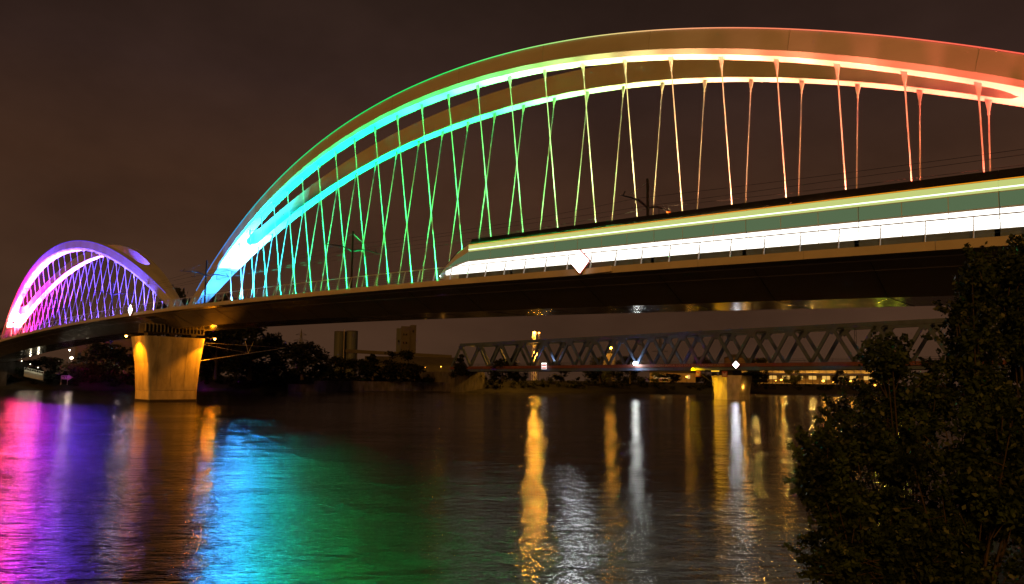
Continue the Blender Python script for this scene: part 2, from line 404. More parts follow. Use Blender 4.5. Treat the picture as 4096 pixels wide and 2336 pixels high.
for k_ in range(17):
    x = 49.4 + k_ * .66
    m = MB(bl); m.box((x, 135.4, 12.75), (x + .16, 138.6, dtop(137) - 2.2)); m.build('bearing_stiffener', pmat('grey_steel', (.16, .155, .15), .6), pier)
for x in (50.6, 54.4, 58.4):
    m = MB(bl); m.box((x - .5, 136.1, 11.95), (x + .5, 137.9, 12.55)); m.build('bearing', steel_dark, pier)
m = MB(bl); m.box((49.3, 135.9, 12.75), (60.1, 138.1, dtop(137) - 2.3)); m.build('crosshead', steel_dark, pier)
sodium = (1, .27, .004)
for nm, tip, tgt in (('near', (47.2, 138.2, 11.85), (50.2, 138.4, 3.4)), ('off', (61.2, 133.2, 11.9), (59.3, 135.0, 5.6))):
    base = Vector((49.4 if nm == 'near' else 60.2, 138.2 if nm == 'near' else 135.2, 12.0))
    m = MB(bl); m.tube([base, Vector(tip) + Vector((0, 0, .25))], .05, 6); m.box(Vector(tip) + Vector((-.3, -.2, .1)), Vector(tip) + Vector((.3, .2, .3)))
    arm = m.build('lamp_arm', steel_dark, pier)
    m = MB(bl); m.sphere(Vector(tip), .22, 8, 5); m.build('lamp_bulb', emat('sodium_bulb', (1, .5, .08), 25), pier)
    spot('pier_lamp', Vector(tip) + Vector((0, 0, -.25)), tgt, sodium, 9500 if nm == 'near' else 8000, math.radians(56 if nm == 'near' else 42), .6, bridge, .2)
for p_ in ((47.2, 138.2, 11.6), (61.0, 134.0, 11.6)):
    d = bpy.data.lights.new('pier_lamp_spill', 'POINT'); d.energy = 450; d.color = sodium; d.shadow_soft_size = .25
    d.energy *= 2.4 if p_[0] > 55 else .8
    q = link('pier_lamp_spill', d, bridge); q.location = Vector(p_) - bl
# mooring boom and stays reaching out from the pier
m = MB(bl); m.tube([(60.2, 136.6, 7.75), (78, 136.6, 11.0)], .07, 6); boom = m.build('boom', white_steel, pier)
for a, b_ in (((60.4, 136.4, 11.2), (78, 136.6, 11.0)), ((60.4, 136.6, 10.9), (70, 136.6, 9.55))):
    m = MB(bl); m.tube([a, b_], .022, 4); m.build('boom_stay', white_steel, boom)
m = MB(bl); m.tube([(69.8, 136.6, 9.6), (69.0, 136.6, 12)], .05, 4); m.tube([(69.8, 136.6, 9.6), (70.8, 136.6, 12)], .05, 4); m.build('boom_marker', white_steel, boom)
# far abutment
m = MB(bl); m.box((50, 286, -1), (67, 300, 9.0)); m.box((40, 280, -1), (60, 287, 5.5)); m.build('abutment', concrete_dark, bridge)

# ------------------------------------------------------------------ catenary masts and wires
mast_black = pmat('mast_black', (.012, .012, .014), .6, var=.2, spec=.2)
sites = ['towards the near end of the bridge, beside the tram roof', 'at mid span, left of the tram', 'at the left foot of the green arch', 'inside the violet arch, nearest the pier', 'at the middle of the violet arch', 'at the red foot of the far arch']
mast_u = [33.0, 77.8, 121.0, 166.2, 206.6, 246.5]
for u, sname in zip(mast_u, sites):
    z0 = dtop(u) - .08; b0 = Vector((53.5, u, z0))
    mt = empty('catenary_mast', 'dark two-armed catenary mast ' + sname, 'mast', b0, 'catenary masts along the tram bridge')
    m = MB(b0); m.tube([b0, b0 + Vector((0, 0, 8.25))], [.15, .12], 10); m.tube([b0 + Vector((0, 0, 8.2)), b0 + Vector((0, 0, 8.4))], .135, 10); m.build('pole', mast_black, mt)
    for sg in (-1, 1):
        m = MB(b0); zz = 5.75
        m.tube([b0 + Vector((sg * d, 0, zz + h)) for d, h in ((.1, 0), (.7, .22), (1.5, .42), (2.5, .42), (3.5, .34), (4.45, .30))], [.08, .10, .095, .07, .05, .03], 6)
        arm = m.build('arm', mast_black, mt)
        m = MB(b0); m.tube([b0 + Vector((sg * 1.9, 0, zz + .3)), b0 + Vector((sg * 1.9, 0, zz - .45))], .03, 5); m.tube([b0 + Vector((sg * 1.9, 0, zz - .45)), b0 + Vector((sg * 2.6, 0, zz - .4))], .025, 5)
        m.tube([b0 + Vector((sg * 3.6, 0, zz + .75)), b0 + Vector((sg * 3.95, 0, zz + .3))], .05, 5); m.build('insulator', mast_black, mt)
        m = MB(b0); m.tube([b0 + Vector((0, 0, 8.1)), b0 + Vector((sg * 3.4, 0, zz + .34))], .012, 4); m.build('tie_rod', steel_dark, mt)
    if u == 33.0:
        m = MB(b0); c = b0 + Vector((3.35, -.12, 5.62)); m.box(c - Vector((.28, .02, .42)), c + Vector((.28, .02, .42)))
        pl_ = m.build('speed_plate', pmat('orange_plate', (.85, .16, .03), .5), mt)
        f = bpy.data.curves.new('plate_number', 'FONT'); f.body = '50'; f.size = .45; f.align_x = 'CENTER'; f.align_y = 'CENTER'; f.extrude = .004
        f.materials.append(black_gloss); fo = text_obj('plate_number', f, pl_); fo.location = c - b0 + Vector((0, -.03, 0)); fo.rotation_euler = (math.pi / 2, 0, 0)
ends = [-30] + mast_u + [292]
for v, side in ((51.6, 'near'), (55.4, 'far')):
    for kind, z0, sag, off in (('contact', 5.35, .08, 0), ('carrier', 6.15, .55, 0)):
        pts = []
        for a, b_ in zip(ends[:-1], ends[1:]):
            for k_ in range(8):
                q = k_ / 8; u = a + (b_ - a) * q; pts.append((v, u, dtop(u) + z0 - sag * 4 * q * (1 - q)))
        pts.append((v, 292, dtop(292) + z0))
        m = MB(); m.tube(pts, .014, 4)
        tag(m.build('overhead_wire', pmat('wire_black', (.006, .006, .006), .9, spec=.05)), 'thin black %s wire above the %s tram track' % (kind, side), 'wire', 'overhead tram wires')

# ------------------------------------------------------------------ tram
TC = 51.55; hw = 1.2; T0, T1 = 54.5, -9.0
tb = Vector((TC, 22, dtop(22)))
tram = empty('tram', 'long white tram with lit windows and a glowing white lower band crossing the near end of the bridge', 'tram', tb)
tram_white = pmat('tram_white', (.55, .58, .56), .3, var=.05); tram_green = pmat('tram_green', (.20, .30, .16), .3, var=.08)
low_glow = emat('low_glow_band', (1, .97, .88), 2.6); win_up = emat('lit_upper_window', (.22, .34, .17), .42)  # low panes glow in place of the tram's white light streak, no real windows
strip_w = emat('interior_light_line', (.85, 1, .8), 2.0); strip_o = emat('orange_marker_line', (1, .34, .01), 1.0)
band_top = emat('lit_cove_band', (.50, .56, .18), 1.1)
mods = [(57.5, 46.28), (46.2, 38.38), (38.3, 30.48), (30.4, 22.58), (22.5, 14.68), (14.6, 6.78), (6.7, -9.0)]
def tsec(u, w, z0, z1, r=.18):
    z = dtop(u); return [(TC - w, u, z + z0), (TC + w, u, z + z0), (TC + w, u, z + z1 - r), (TC + w - r, u, z + z1), (TC - w + r, u, z + z1), (TC - w, u, z + z1 - r)]
for k_, (a, b_) in enumerate(mods):
    m = MB(tb)
    if k_ == 0:
        m.sweep([tsec(a + .3, .35, .5, 1.05, .1), tsec(a - 1.2, .85, .25, 1.9), tsec(a - 3, 1.08, .18, 3.0), tsec(a - 4.6, hw - .03, .15, 3.65), tsec(a - 5.4, hw, .15, 3.8), tsec(b_, hw, .15, 3.8)])
    else: m.sweep([tsec(u, hw, .15, 3.8) for u in np.linspace(a, b_, 3)])
    body = m.build('car_body', tram_white, tram)
    m = MB(tb); ua = a - 5.0 if k_ == 0 else a + .07
    m.sweep([[(TC - .95, u, dtop(u) + 3.8), (TC + .95, u, dtop(u) + 3.8), (TC + .8, u, dtop(u) + 4.3), (TC - .8, u, dtop(u) + 4.3)] for u in (ua, b_ + .02)]); m.build('roof_equipment', black_gloss, body)
    m = MB(tb); m.sweep([[(TC - hw - .012, u, dtop(u) + 3.66), (TC - hw + .02, u, dtop(u) + 3.66), (TC - hw + .22, u, dtop(u) + 3.84), (TC - hw + .14, u, dtop(u) + 3.84)] for u in (ua, b_)]); m.build('roof_edge', black_gloss, body)
    m = MB(tb); m.sweep([[(TC - hw - .02, u, dtop(u) + .10), (TC - hw + .1, u, dtop(u) + .10), (TC - hw + .1, u, dtop(u) + .62), (TC - hw - .02, u, dtop(u) + .62)] for u in (ua + (1.4 if k_ == 0 else .3), b_)]); m.build('skirt', pmat('tram_grey_green', (.10, .13, .12), .35), body)
    # panes
    def pane(name, u0, u1, z0, z1, mat, par, dx=.016):
        m = MB(tb); m.sweep([[(TC - hw - dx, u, dtop(u) + z0), (TC - hw + .02, u, dtop(u) + z0), (TC - hw + .02, u, dtop(u) + z1), (TC - hw - dx, u, dtop(u) + z1)] for u in (u0, u1)])
        m.build(name, mat, par)
    n = max(1, round((ua - b_) / 2.5)); w_ = (ua - b_) / n
    for j in range(n):
        p0, p1 = ua - j * w_ - .025, ua - (j + 1) * w_ + .025
        pane('low_glow_pane', p0, p1, .66, 1.86, low_glow, body)
        pane('upper_window', p0, p1, 1.98, 2.86, win_up, body)
    pane('cove_panel', ua, b_, 2.92, 3.56, band_top, body)
    pane('interior_light', ua, b_, 3.08, 3.16, strip_w, body, .03)
    pane('marker_light', ua, b_, 3.60, 3.645, strip_o, body, .03)
    if k_ > 0:
        m = MB(tb); m.sweep([tsec(u, hw - .03, .3, 3.7) for u in (a + .09, a - .01)]); m.build('gangway_bellows', black_gloss, tram)
a = 57.5
for nm, mt, zz in (('nose_glow_band', low_glow, ((.74, 1.15), (.70, 1.55), (.67, 1.82), (.66, 1.86))), ('nose_glazing', win_up, ((1.25, 1.5), (1.75, 2.2), (1.96, 2.75), (1.98, 2.86)))):
    m = MB(tb); m.sweep([[(TC - w - .03, a - d_, dtop(a - d_) + z0), (TC - w + .05, a - d_, dtop(a - d_) + z0), (TC - w + .05, a - d_, dtop(a - d_) + z1), (TC - w - .03, a - d_, dtop(a - d_) + z1)]
                         for (d_, w), (z0, z1) in zip(((1.2, .85), (3, 1.08), (4.6, hw - .03), (4.98, hw - .015)), zz)]); m.build(nm, mt, tram)
m = MB(tb)
m.hexa([(TC - .6, a - .95, dtop(a) + 1.85), (TC + .6, a - .95, dtop(a) + 1.85), (TC + .6, a - 1.2, dtop(a) + 1.7), (TC - .6, a - 1.2, dtop(a) + 1.7)],
       [(TC - .85, a - 2.9, dtop(a) + 3.06), (TC + .85, a - 2.9, dtop(a) + 3.06), (TC + .85, a - 3.1, dtop(a) + 2.95), (TC - .85, a - 3.1, dtop(a) + 2.95)]); m.build('windscreen', black_gloss, tram)
for sx in (-.5, .5):
    m = MB(tb); m.sphere((TC + sx * .5, a + .28, dtop(a) + .8), .12, 8, 5); m.build('headlight', emat('headlight', (1, .95, .85), 30), tram)
for u in (50, 42, 34.5, 26.5, 18.5, 10.5, 0):
    m = MB(tb); m.box((TC - .9, u - 1.1, dtop(u) + .02), (TC + .9, u + 1.1, dtop(u) + .2)); m.build('bogie', steel_dark, tram)

# ------------------------------------------------------------------ diamond channel lights
def diamond(c, half, col, strength, label, axis='y', power=0, rim=(1, .25, .08)):
    c = Vector(c); o = empty('channel_light', label, 'signal light', c, 'diamond channel lights')
    m = MB(c); x = c.x
    ring = [(0, -half), (half * .98, 0), (0, half), (-half * .98, 0)]
    m.hexa([(x - .06, c.y + a, c.z + b_) for a, b_ in ring], [(x + .02, c.y + a, c.z + b_) for a, b_ in ring]); m.build('diffuser', emat('diamond_%d' % (hash(label) % 997), col, strength), o)
    ring2 = [(a * 1.13, b_ * 1.13) for a, b_ in ring]
    m = MB(c); m.hexa([(x + .03, c.y + a, c.z + b_) for a, b_ in ring2], [(x + .16, c.y + a, c.z + b_) for a, b_ in ring2]); m.build('housing', pmat('red_paint', (.5, .06, .03), .4), o)
    m = MB(c); m.tube([(x + .16, c.y, c.z), (x + .55, c.y, c.z)], .05, 5); m.build('bracket', steel_dark, o)
    if power:
        q = spot('signal_glow', c + Vector((-.3, 0, 0)), c + Vector((-5, 0, -1)), col, power, math.radians(78), .3, None, .4); q.parent = o; q.location = (-.3, 0, 0)
    return o
diamond((49.0, 37.1, 15.0), .98, (.95, .98, 1), 7, 'white diamond channel light on the tram bridge rail in front of the tram', power=1000)
diamond((49.0, 142.2, 16.95), .98, (.95, .98, 1), 6, 'white diamond channel light on the tram bridge rail beside the violet arch', power=450)
diamond((195.2, 91.2, 10.2), 1.05, (.95, .98, 1), 7, 'white diamond channel light on the railway bridge above its pier', power=1100)
diamond((195.2, 53.0, 10.2), 1.3, (.75, .95, .03), 4, 'left yellow-green diamond light on the railway bridge behind the shrub leaves', power=300)
diamond((195.2, 48.9, 10.2), 1.3, (.85, .95, .03), 4, 'right yellow-green diamond light on the railway bridge behind the shrub leaves', power=300)
m = MB(bl); m.box((VF - .16, 33.9, dtop(35.5) - .52), (VF - .03, 36.9, dtop(35.5) - .04)); m.build('lamp_reflection_box', pmat('reflection_cream', (.7, .62, .5), .35), bridge)  # pale box on the fascia stands in for a lamp reflection

# ------------------------------------------------------------------ railway truss bridge
rb = Vector((202, 96, 0))
rail = empty('railway_bridge', 'dark steel railway truss bridge behind the tram bridge', 'bridge', rb)
def rz0(u): return H + 4.52 - .0035 * u        # underside of the deck
def rzt(u): return H + 16.95 - .0098 * u       # top chord
U0, U1 = 214.1, -50.0
for sg, v in ((0, 197.0), (1, 207.0)):
    nodes_t = [208.6 - k_ * 11.05 for k_ in range(24)]
    m = MB(rb); m.sweep([[(v - .45, u, rzt(u) - .95), (v + .45, u, rzt(u) - .95), (v + .45, u, rzt(u) + .1), (v - .45, u, rzt(u) + .1)] for u in (nodes_t[0] + .6, 100, nodes_t[-1])])
    tch = m.build('top_chord', truss_paint, rail)
    for k_, u in enumerate(nodes_t):
        zb = rz0(u) + 1.9
        for du in (5.525, -5.525):
            m = MB(rb); m.beam((v, u, rzt(u) - .5), (v, u + du, zb), .7, .84, (1, 0, 0)); m.build('diagonal', truss_paint, rail)
        m = MB(rb); z = rzt(u) - .93
        m.sweep([[(v - .33, u + s_ * 1.75, z), (v - .33, u + s_ * .3, z - 1.5), (v + .33, u + s_ * .3, z - 1.5), (v + .33, u + s_ * 1.75, z)] if s_ else [(v - .33, u, z), (v - .33, u, z - 1.75), (v + .33, u, z - 1.75), (v + .33, u, z)] for s_ in (-1, 0, 1)])
        m.build('gusset', truss_paint, rail)
    m = MB(rb); m.sweep([[(v - .5, u, rz0(u)), (v + .5, u, rz0(u)), (v + .5, u, rz0(u) + 1.05), (v - .5, u, rz0(u) + 1.05)] for u in (U0, 100, U1)]); m.build('bottom_chord', truss_paint, rail)
    m = MB(rb); vv = v - .75 if sg == 0 else v + .75
    m.sweep([[(vv - .08, u, rz0(u) + .95), (vv + .08, u, rz0(u) + .95), (vv + .08, u, rz0(u) + 1.95), (vv - .08, u, rz0(u) + 1.95)] for u in (U0, 100, U1)]); girder = m.build('parapet_girder', rust_red, rail)
    m = MB(rb)
    for h in (2.45, 2.95): m.tube([(vv, u, rz0(u) + h) for u in (U0, 100, U1)], .03, 4)
    hr = m.build('handrail', steel_dark, rail)
    if sg == 0:
        for u in np.arange(U1, U0, 3.7):
            m = MB(rb); m.tube([(vv, u, rz0(u) + 1.9), (vv, u, rz0(u) + 2.95)], .035, 4); m.build('handrail_post', steel_dark, hr)
        f = bpy.data.curves.new('graffiti', 'FONT'); f.body = 'NON AHLA LOI DU POSTRONATASH'; f.size = 1.0; f.space_character = 1.12; f.align_y = 'CENTER'
        f.materials.append(pmat('chalk_paint', (.30, .22, .18), .8, var=.4, scale=3)); fo = text_obj('graffiti', f, rail)
        fo.matrix_local = Matrix(((0, 0, -1, vv - .09 - rb.x), (-1, 0, 0, 118.7 - rb.y), (0, 1, 0, rz0(107) + 1.42 - rb.z), (0, 0, 0, 1)))
        ww = max(v.co.x for v in fo.data.vertices); fo.scale = (23.4 / ww, .86, 1)
m = MB(rb); m.sweep([[(197.5, u, rz0(u) + .7), (206.5, u, rz0(u) + .7), (206.5, u, rz0(u) + 1.5), (197.5, u, rz0(u) + 1.5)] for u in (U0, 100, U1)]); m.build('rail_deck', asphalt, rail)
for k_ in range(24):
    u = 208.6 - k_ * 11.05
    m = MB(rb); m.beam((197, u, rzt(u) - .5), (207, u, rzt(u) - .5), .45, .5); m.build('cross_beam', truss_paint, rail)
for u in (168, 158, 127, 119, 98, 86, 60):
    m = MB(rb)
    for v in (199.6, 201.0): m.tube([(v, u, rzt(u) - 1), (v, u, rzt(u) - 5.2)], .06, 4)
    for z in (1.3, 3.0, 4.8): m.tube([(199.6, u, rzt(u) - z), (201.0, u, rzt(u) - z)], .05, 4)
    m.build('catenary_drop', steel_dark, rail)
# pier with pointed nose
def nose(z, k_): return [(197.6, 95.2, z), (199.4, 96.2 - 4.3 * k_, z), (206, 96.2 - 4.5 * k_, z), (208, 96.2, z), (206, 96.2 + 4.5 * k_, z), (199.4, 96.2 + 4.3 * k_, z)]
m = MB(rb); m.sweep([nose(-2, .92), nose(1.4, .92), nose(6.9, 1.12), nose(7.2, 1.12)]); rp = m.build('pier', concrete, rail)
m = MB(rb); m.box((199, 94.0, 7.2), (205, 98.4, rz0(96))); m.build('bearing', steel_dark, rp)
m = MB(rb); m.tube([(196.6, 98.8, 4.6), (196.4, 105.5, 9.4)], .09, 5); m.tube([(196.6, 98.8, 4.6), (197.0, 99.6, .4)], .10, 5); m.build('radar_boom', steel_dark, rp)
spot('pier_lamp', (196.0, 106.2, 9.2), (198.6, 98.6, 3.2), (1, .46, .0), 18000, math.radians(42), .5, rail, .25)
m = MB(rb); m.box((195.7, 96.8, rz0(97) - .45), (196.1, 99.2, rz0(97) - .15)); m.build('pier_lamp_housing', emat('pier_strip', (1, .55, .04), 1.2), rail)
# abutment of the railway bridge
m = MB(rb); m.box((194, 209, -1), (211, 232, rz0(210) - .05)); m.build('abutment', concrete_dark, rail)

# signs on the railway bridge
def board(name, label, cat, c, w, h, mats, group=None):   # facing -X; list of (y0,y1,z0,z1,mat,depth)
    c = Vector(c); o = empty(name, label, cat, c, group)
    for nm, y0, y1, z0, z1, mt, dx in mats:
        m = MB(c); m.box((c.x - dx, c.y + y0, c.z + z0), (c.x + .04, c.y + y1, c.z + z1)); m.build(nm, mt, o)
    return o
red_lit = emat('red_lit', (.75, .05, .03), .8); white_lit = emat('white_lit', (1, .95, .9), 1.5)
board('no_entry_sign', 'lit red and white striped navigation sign on the railway bridge', 'sign', (195.4, 163.7, 10.0), 2.2, 1.7,
      [('frame', -1.15, 1.15, -.9, .9, white_lit, .02), ('stripe', -1.0, 1.0, .25, .75, red_lit, .05), ('stripe', -1.0, 1.0, -.75, -.25, red_lit, .05), ('lamp_box', -1.1, 1.1, .98, 1.3, emat('sign_lamp', (1, .95, .85), 3), .1)])
sl_ = spot('sign_lamp', (195.6, 161.6, 11.3), (197, 158, 16), (.8, .95, 1), 900, math.radians(40), .5, None, .2)
spot('sign_lamp', (195.9, 164.8, 11.0), (197, 166, 15), (.8, .95, 1), 500, math.radians(40), .5, None, .2)
red_dull = pmat('dull_red', (.28, .06, .04), .6); white_dull = pmat('dull_white', (.42, .36, .34), .6)
for y, lb in ((103.6, 'left of the yellow lit pier'), (95.1, 'right of the yellow lit pier')):
    c = Vector((196.0, y, 7.5)); o = empty('clearance_sign', 'square red bordered height sign under the railway bridge ' + lb, 'sign', c, 'clearance signs under the railway bridge')
    m = MB(c); m.box(c - Vector((.02, .85, .85)), c + Vector((.04, .85, .85))); m.build('border', red_dull, o)
    m = MB(c); m.add([(c.x - .05, c.y + a, c.z + b_) for a, b_ in ((-.6, -.6), (.6, -.6), (.6, .62), (0, .1), (-.6, .62))] , [(0, 3, 4), (0, 1, 3), (1, 2, 3)]); m.build('face', white_dull, o)
    m = MB(c); m.box((c.x, c.y - .05, c.z + .8), (c.x + .05, c.y + .05, 9)); m.build('hanger_bar', steel_dark, o)

# ------------------------------------------------------------------ lamps
def street_lamp(pos, col, power, r, label, z0=5.2, strength=30, group='lamps on the far bank', lattice=False, cat='lamp'):
    p = Vector(pos); base = Vector((p.x, p.y, min(z0, p.z - 1))); o = empty('street_lamp', label, cat, base, group)
    m = MB(base)
    if lattice:
        for sx, sy in ((-.6, -.6), (.6, -.6), (.6, .6), (-.6, .6)): m.tube([base + Vector((sx, sy, 0)), p + Vector((sx * .7, sy * .7, -.8))], .07, 4)
        hgt = p.z - base.z; k_ = int(hgt / 1.6)
        for j in range(k_):
            za, zb = base.z + hgt * j / k_, base.z + hgt * (j + 1) / k_ - .3
            m.tube([(base.x - .6, base.y - .6, za), (base.x + .6, base.y - .6, zb)], .05, 4); m.tube([(base.x - .6, base.y - .6, za), (base.x - .6, base.y + .6, zb)], .05, 4)
    else: m.tube([base, p + Vector((0, 0, -.1))], [.11, .07], 6)
    m.build('pole', steel_dark if not lattice else pmat('galvanised', (.35, .33, .3), .6), o)
    m = MB(base); m.box(p + Vector((-.45, -.3, .12)), p + Vector((.45, .3, .35))); m.build('lamp_head', steel_dark, o)
    m = MB(base); m.sphere(p + Vector((0, 0, -.05)), r, 10, 6, .8); m.build('bulb', emat('bulb_%.2f_%.2f_%.2f_%d' % (*col, strength), col, strength), o)
    if power:
        d = bpy.data.lights.new('lamp_light', 'POINT'); d.energy = power; d.color = col; d.shadow_soft_size = r * 1.0
        q = link('lamp_light', d, o); q.location = p - base + Vector((-.8, -.8, -.6))
    return o
SO = (1, .42, .04)
street_lamp(at(2137, 1330, 300), SO, 10000, .65, 'orange lamp at the top of the tall mast above the railway truss', lattice=True)
street_lamp(at(2156, 1331, 302), SO, 4000, .35, 'small orange lamp right beside the lamp at the mast top')
street_lamp(at(2142, 1411, 296), SO, 17000, .8, 'brightest orange lamp on a lattice mast seen through the railway truss', lattice=True)
street_lamp(at(2443, 1391, 290), SO, 2200, .6, 'orange lamp above a pale silo column behind the railway truss')
street_lamp((195.7, 125.6, 10.9), (.95, 1, .93), 900, .7, 'white floodlight on the railway bridge deck', z0=9.0, strength=40)
for px, py, pw, r, lb in ((3125, 1518, 5000, .5, 'beside a dark tree in front of the lit hall'), (3293, 1523, 7000, .6, 'in front of the middle of the lit hall'), (3334, 1527, 3000, .45, 'lower of the close pair left of the shrub'),
                      (3343, 1521, 3000, .4, 'upper of the close pair left of the shrub'), (3378, 1523, 4000, .5, 'reddest, between shrub leaves'), (3401, 1523, 4000, .5, 'half hidden by the shrub leaves'),
                      (2651, 1497, 2500, .4, 'under the graffiti on the railway bridge'), (2747, 1506, 3500, .45, 'by a small lit house under the railway bridge'), (3103, 1522, 900, .25, 'tiny, right of the railway pier'),
                      (3580, 1528, 800, .3, 'red, low behind the shrub'), (3500, 1540, 2000, .4, 'low on the bank behind the shrub')):
    street_lamp(at(px, py, 340 if px > 2800 else 300), SO if 'red' not in lb else (1, .3, .1), pw * .05, r, 'small orange street lamp ' + lb, z0=5.0, strength=9)
street_lamp(at(2970, 1540, 222), SO, 200, .3, 'orange lamp low at the right of the railway pier', z0=.5)
street_lamp(at(286, 1431, 300), (1, .78, .5), 500, .6, 'bright warm lamp on the left bank under the bridge', strength=8)
street_lamp(at(278, 1400, 302), (1, .75, .5), 100, .3, 'small warm lamp just under the bridge edge on the left bank')
street_lamp(at(483, 1459, 300), (1, .8, .45), 500, .25, 'tiny lamp by the pale fence left of the pier')

# ------------------------------------------------------------------ trees
def leaf_mesh(name, mat, centers, radii, n, size, seed, squash=1.0):
    r = np.random.default_rng(seed); k = len(centers); cen = np.array(centers); rad = np.array(radii)
    pr = rad ** 2; idx = r.choice(k, n, p=pr / pr.sum())
    d = r.normal(size=(n, 3)); d /= np.linalg.norm(d, axis=1)[:, None]; q = np.minimum(np.abs(r.normal(0, .55, n)) + .12, r.uniform(.8, 1.25, n))
    p = cen[idx] + d * (rad[idx] * q)[:, None] * np.array([1, 1, squash])
    a = r.normal(size=(n, 3)); a /= np.linalg.norm(a, axis=1)[:, None]; b_ = np.cross(a, r.normal(size=(n, 3))); b_ /= np.linalg.norm(b_, axis=1)[:, None]
    s_ = size * r.uniform(.55, 1.25, n)[:, None]; a = a * s_; b_ = b_ * s_ * .6
    v = np.stack([p - a, p - a * .1 + b_, p + a, p - a * .1 - b_], 1).reshape(-1, 3)
    me = bpy.data.meshes.new(name); me.vertices.add(4 * n); me.vertices.foreach_set('co', v.astype(np.float32).ravel())
    me.loops.add(4 * n); me.loops.foreach_set('vertex_index', np.arange(4 * n, dtype=np.int32)); me.polygons.add(n)
    me.polygons.foreach_set('loop_start', np.arange(0, 4 * n, 4, dtype=np.int32)); me.update(calc_edges=True); me.materials.append(mat); return me
def crown_clumps(shape, seed, n=26):
    r = random.Random(seed); cs = []; rs = []
    for k_ in range(n):
        if shape == 'cone':
            h = r.random() ** .8; w = (1 - h) * .34 + .05; a = r.uniform(0, 6.28); q = w * math.sqrt(r.random()); cs.append((q * math.cos(a), q * math.sin(a), .15 + .82 * h)); rs.append(.05 + .09 * (1 - h))
        else:
            h = r.uniform(.10, .93); w = .38 * math.sqrt(max(.05, 1 - ((h - .5) / .5) ** 2)); a = r.uniform(0, 6.28); q = w * math.sqrt(r.random())
            cs.append((q * math.cos(a), q * math.sin(a), h)); rs.append(r.uniform(.09, .18))
    return cs, rs
PROTO = {}
def tree_proto(shape, var):
    key = (shape, var)
    if key in PROTO: return PROTO[key]
    cs, rs = crown_clumps(shape, 100 + var * 7 + (50 if shape == 'cone' else 0))
    lm = leaf_mesh('crown', leaf_far, cs, rs, 4200, .034, 5 + var)
    m = MB(); m.tube([(0, 0, -.05), (.01, 0, .3), (0, .01, .75)], [.03, .022, .008], 6)
    for q in range(5):
        a = q * 1.3 + var; m.tube([(0, 0, .22 + .07 * q), (.16 * math.cos(a), .16 * math.sin(a), .42 + .08 * q)], [.012, .004], 5)
    PROTO[key] = (lm, m.mesh('trunk', bark)); return PROTO[key]
def tree(px, py, dist, wpx, label, shape='round', var=0, base=5.0, lit=False, group='trees on the far bank'):
    p = at(px, py, dist); h = p.z - base; w = wpx / FPX * dist * 1.2
    o = empty('tree', label, 'tree', (p.x, p.y, base - .2), group)
    lm, tm = tree_proto(shape, var)
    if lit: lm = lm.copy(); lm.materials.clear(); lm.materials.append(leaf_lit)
    sx = w / (.98 if shape == 'round' else .80)
    for nm, me in (('crown', lm), ('trunk', tm)):
        c = link(nm, me, o); c.scale = (sx, sx, h * (1.0)); c.rotation_euler = (0, 0, px * .7)
    return o
T = [(690, 1150, 330, 130, 'tall dark tree showing between the feet of the two arches', 'round', 0), (752, 1188, 335, 110, 'tree just right of the violet arch foot above the deck', 'round', 1),
     (850, 1172, 330, 150, 'dark tree behind the blue foot of the near arch', 'round', 2), (955, 1200, 320, 150, 'wide dark tree rising behind the deck right of the blue arch foot', 'round', 0),
     (870, 1300, 262, 190, 'broad dark tree right beside the lit pier', 'round', 1), (1010, 1290, 265, 230, 'largest dark tree under the deck left of the pylon', 'round', 2),
     (1090, 1335, 268, 130, 'dark tree at the right edge of the big group under the deck', 'round', 0),
     (1215, 1362, 262, 190, 'rounded dark tree in front of the lattice pylon', 'round', 1), (1292, 1420, 264, 90, 'small tree between the pylon and the round silos', 'round', 2),
     (1365, 1425, 300, 120, 'brownish tree in front of the round silos', 'round', 0), (1440, 1432, 285, 120, 'bushy tree between silos and warehouse', 'round', 1),
     (1495, 1412, 280, 120, 'pointed dark tree in front of the warehouse middle', 'cone', 0), (1608, 1402, 280, 150, 'pointed dark tree in front of the silo tower', 'round', 2), (1660, 1455, 275, 90, 'low tree at the warehouse wall', 'round', 0),
     (1843, 1412, 262, 75, 'dark conifer at the left end of the railway truss', 'cone', 1), (2010, 1432, 275, 120, 'round tree seen through the left truss panels', 'round', 1), (2075, 1462, 270, 90, 'low bush behind the left truss panels', 'round', 2),
     (2245, 1452, 285, 80, 'small tree right of the striped sign behind the truss', 'round', 0), (2400, 1428, 300, 130, 'tree left of the orange lamp column behind the truss', 'round', 2), (2520, 1424, 310, 120, 'tree behind the white floodlight', 'round', 1),
     (2820, 1428, 330, 110, 'tree behind the truss left of the pier', 'round', 0), (3035, 1432, 340, 80, 'tree behind the truss right of the white diamond', 'round', 2),
     (205, 1425, 300, 110, 'dark tree at the left end of the far bank', 'round', 1), (345, 1422, 300, 110, 'dark tree right of the yellow lit bush', 'round', 2), (432, 1372, 305, 150, 'large dark tree left of the pier under the bridge', 'round', 0), (505, 1420, 300, 90, 'dark tree touching the left side of the pier', 'round', 1),
     (95, 1440, 310, 100, 'dark tree behind the lit ramp', 'round', 0), (20, 1300, 330, 90, 'dark tree beyond the red foot of the far arch', 'round', 2),
     (2690, 1492, 262, 90, 'dark tree under the railway bridge left of the pier', 'round', 1), (3010, 1485, 285, 120, 'dark tree right of the railway pier', 'round', 0), (3360, 1480, 330, 60, 'tree left of the shrub by the lit hall', 'round', 2)]
for (px, py, dd, wpx, lb, sh, var) in T: tree(px, py, dd, wpx, lb, sh, var)
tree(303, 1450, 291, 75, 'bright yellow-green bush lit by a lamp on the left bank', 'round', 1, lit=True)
tree(3165, 1478, 300, 70, 'yellow lit tree in front of the lit hall', 'round', 2, lit=True)
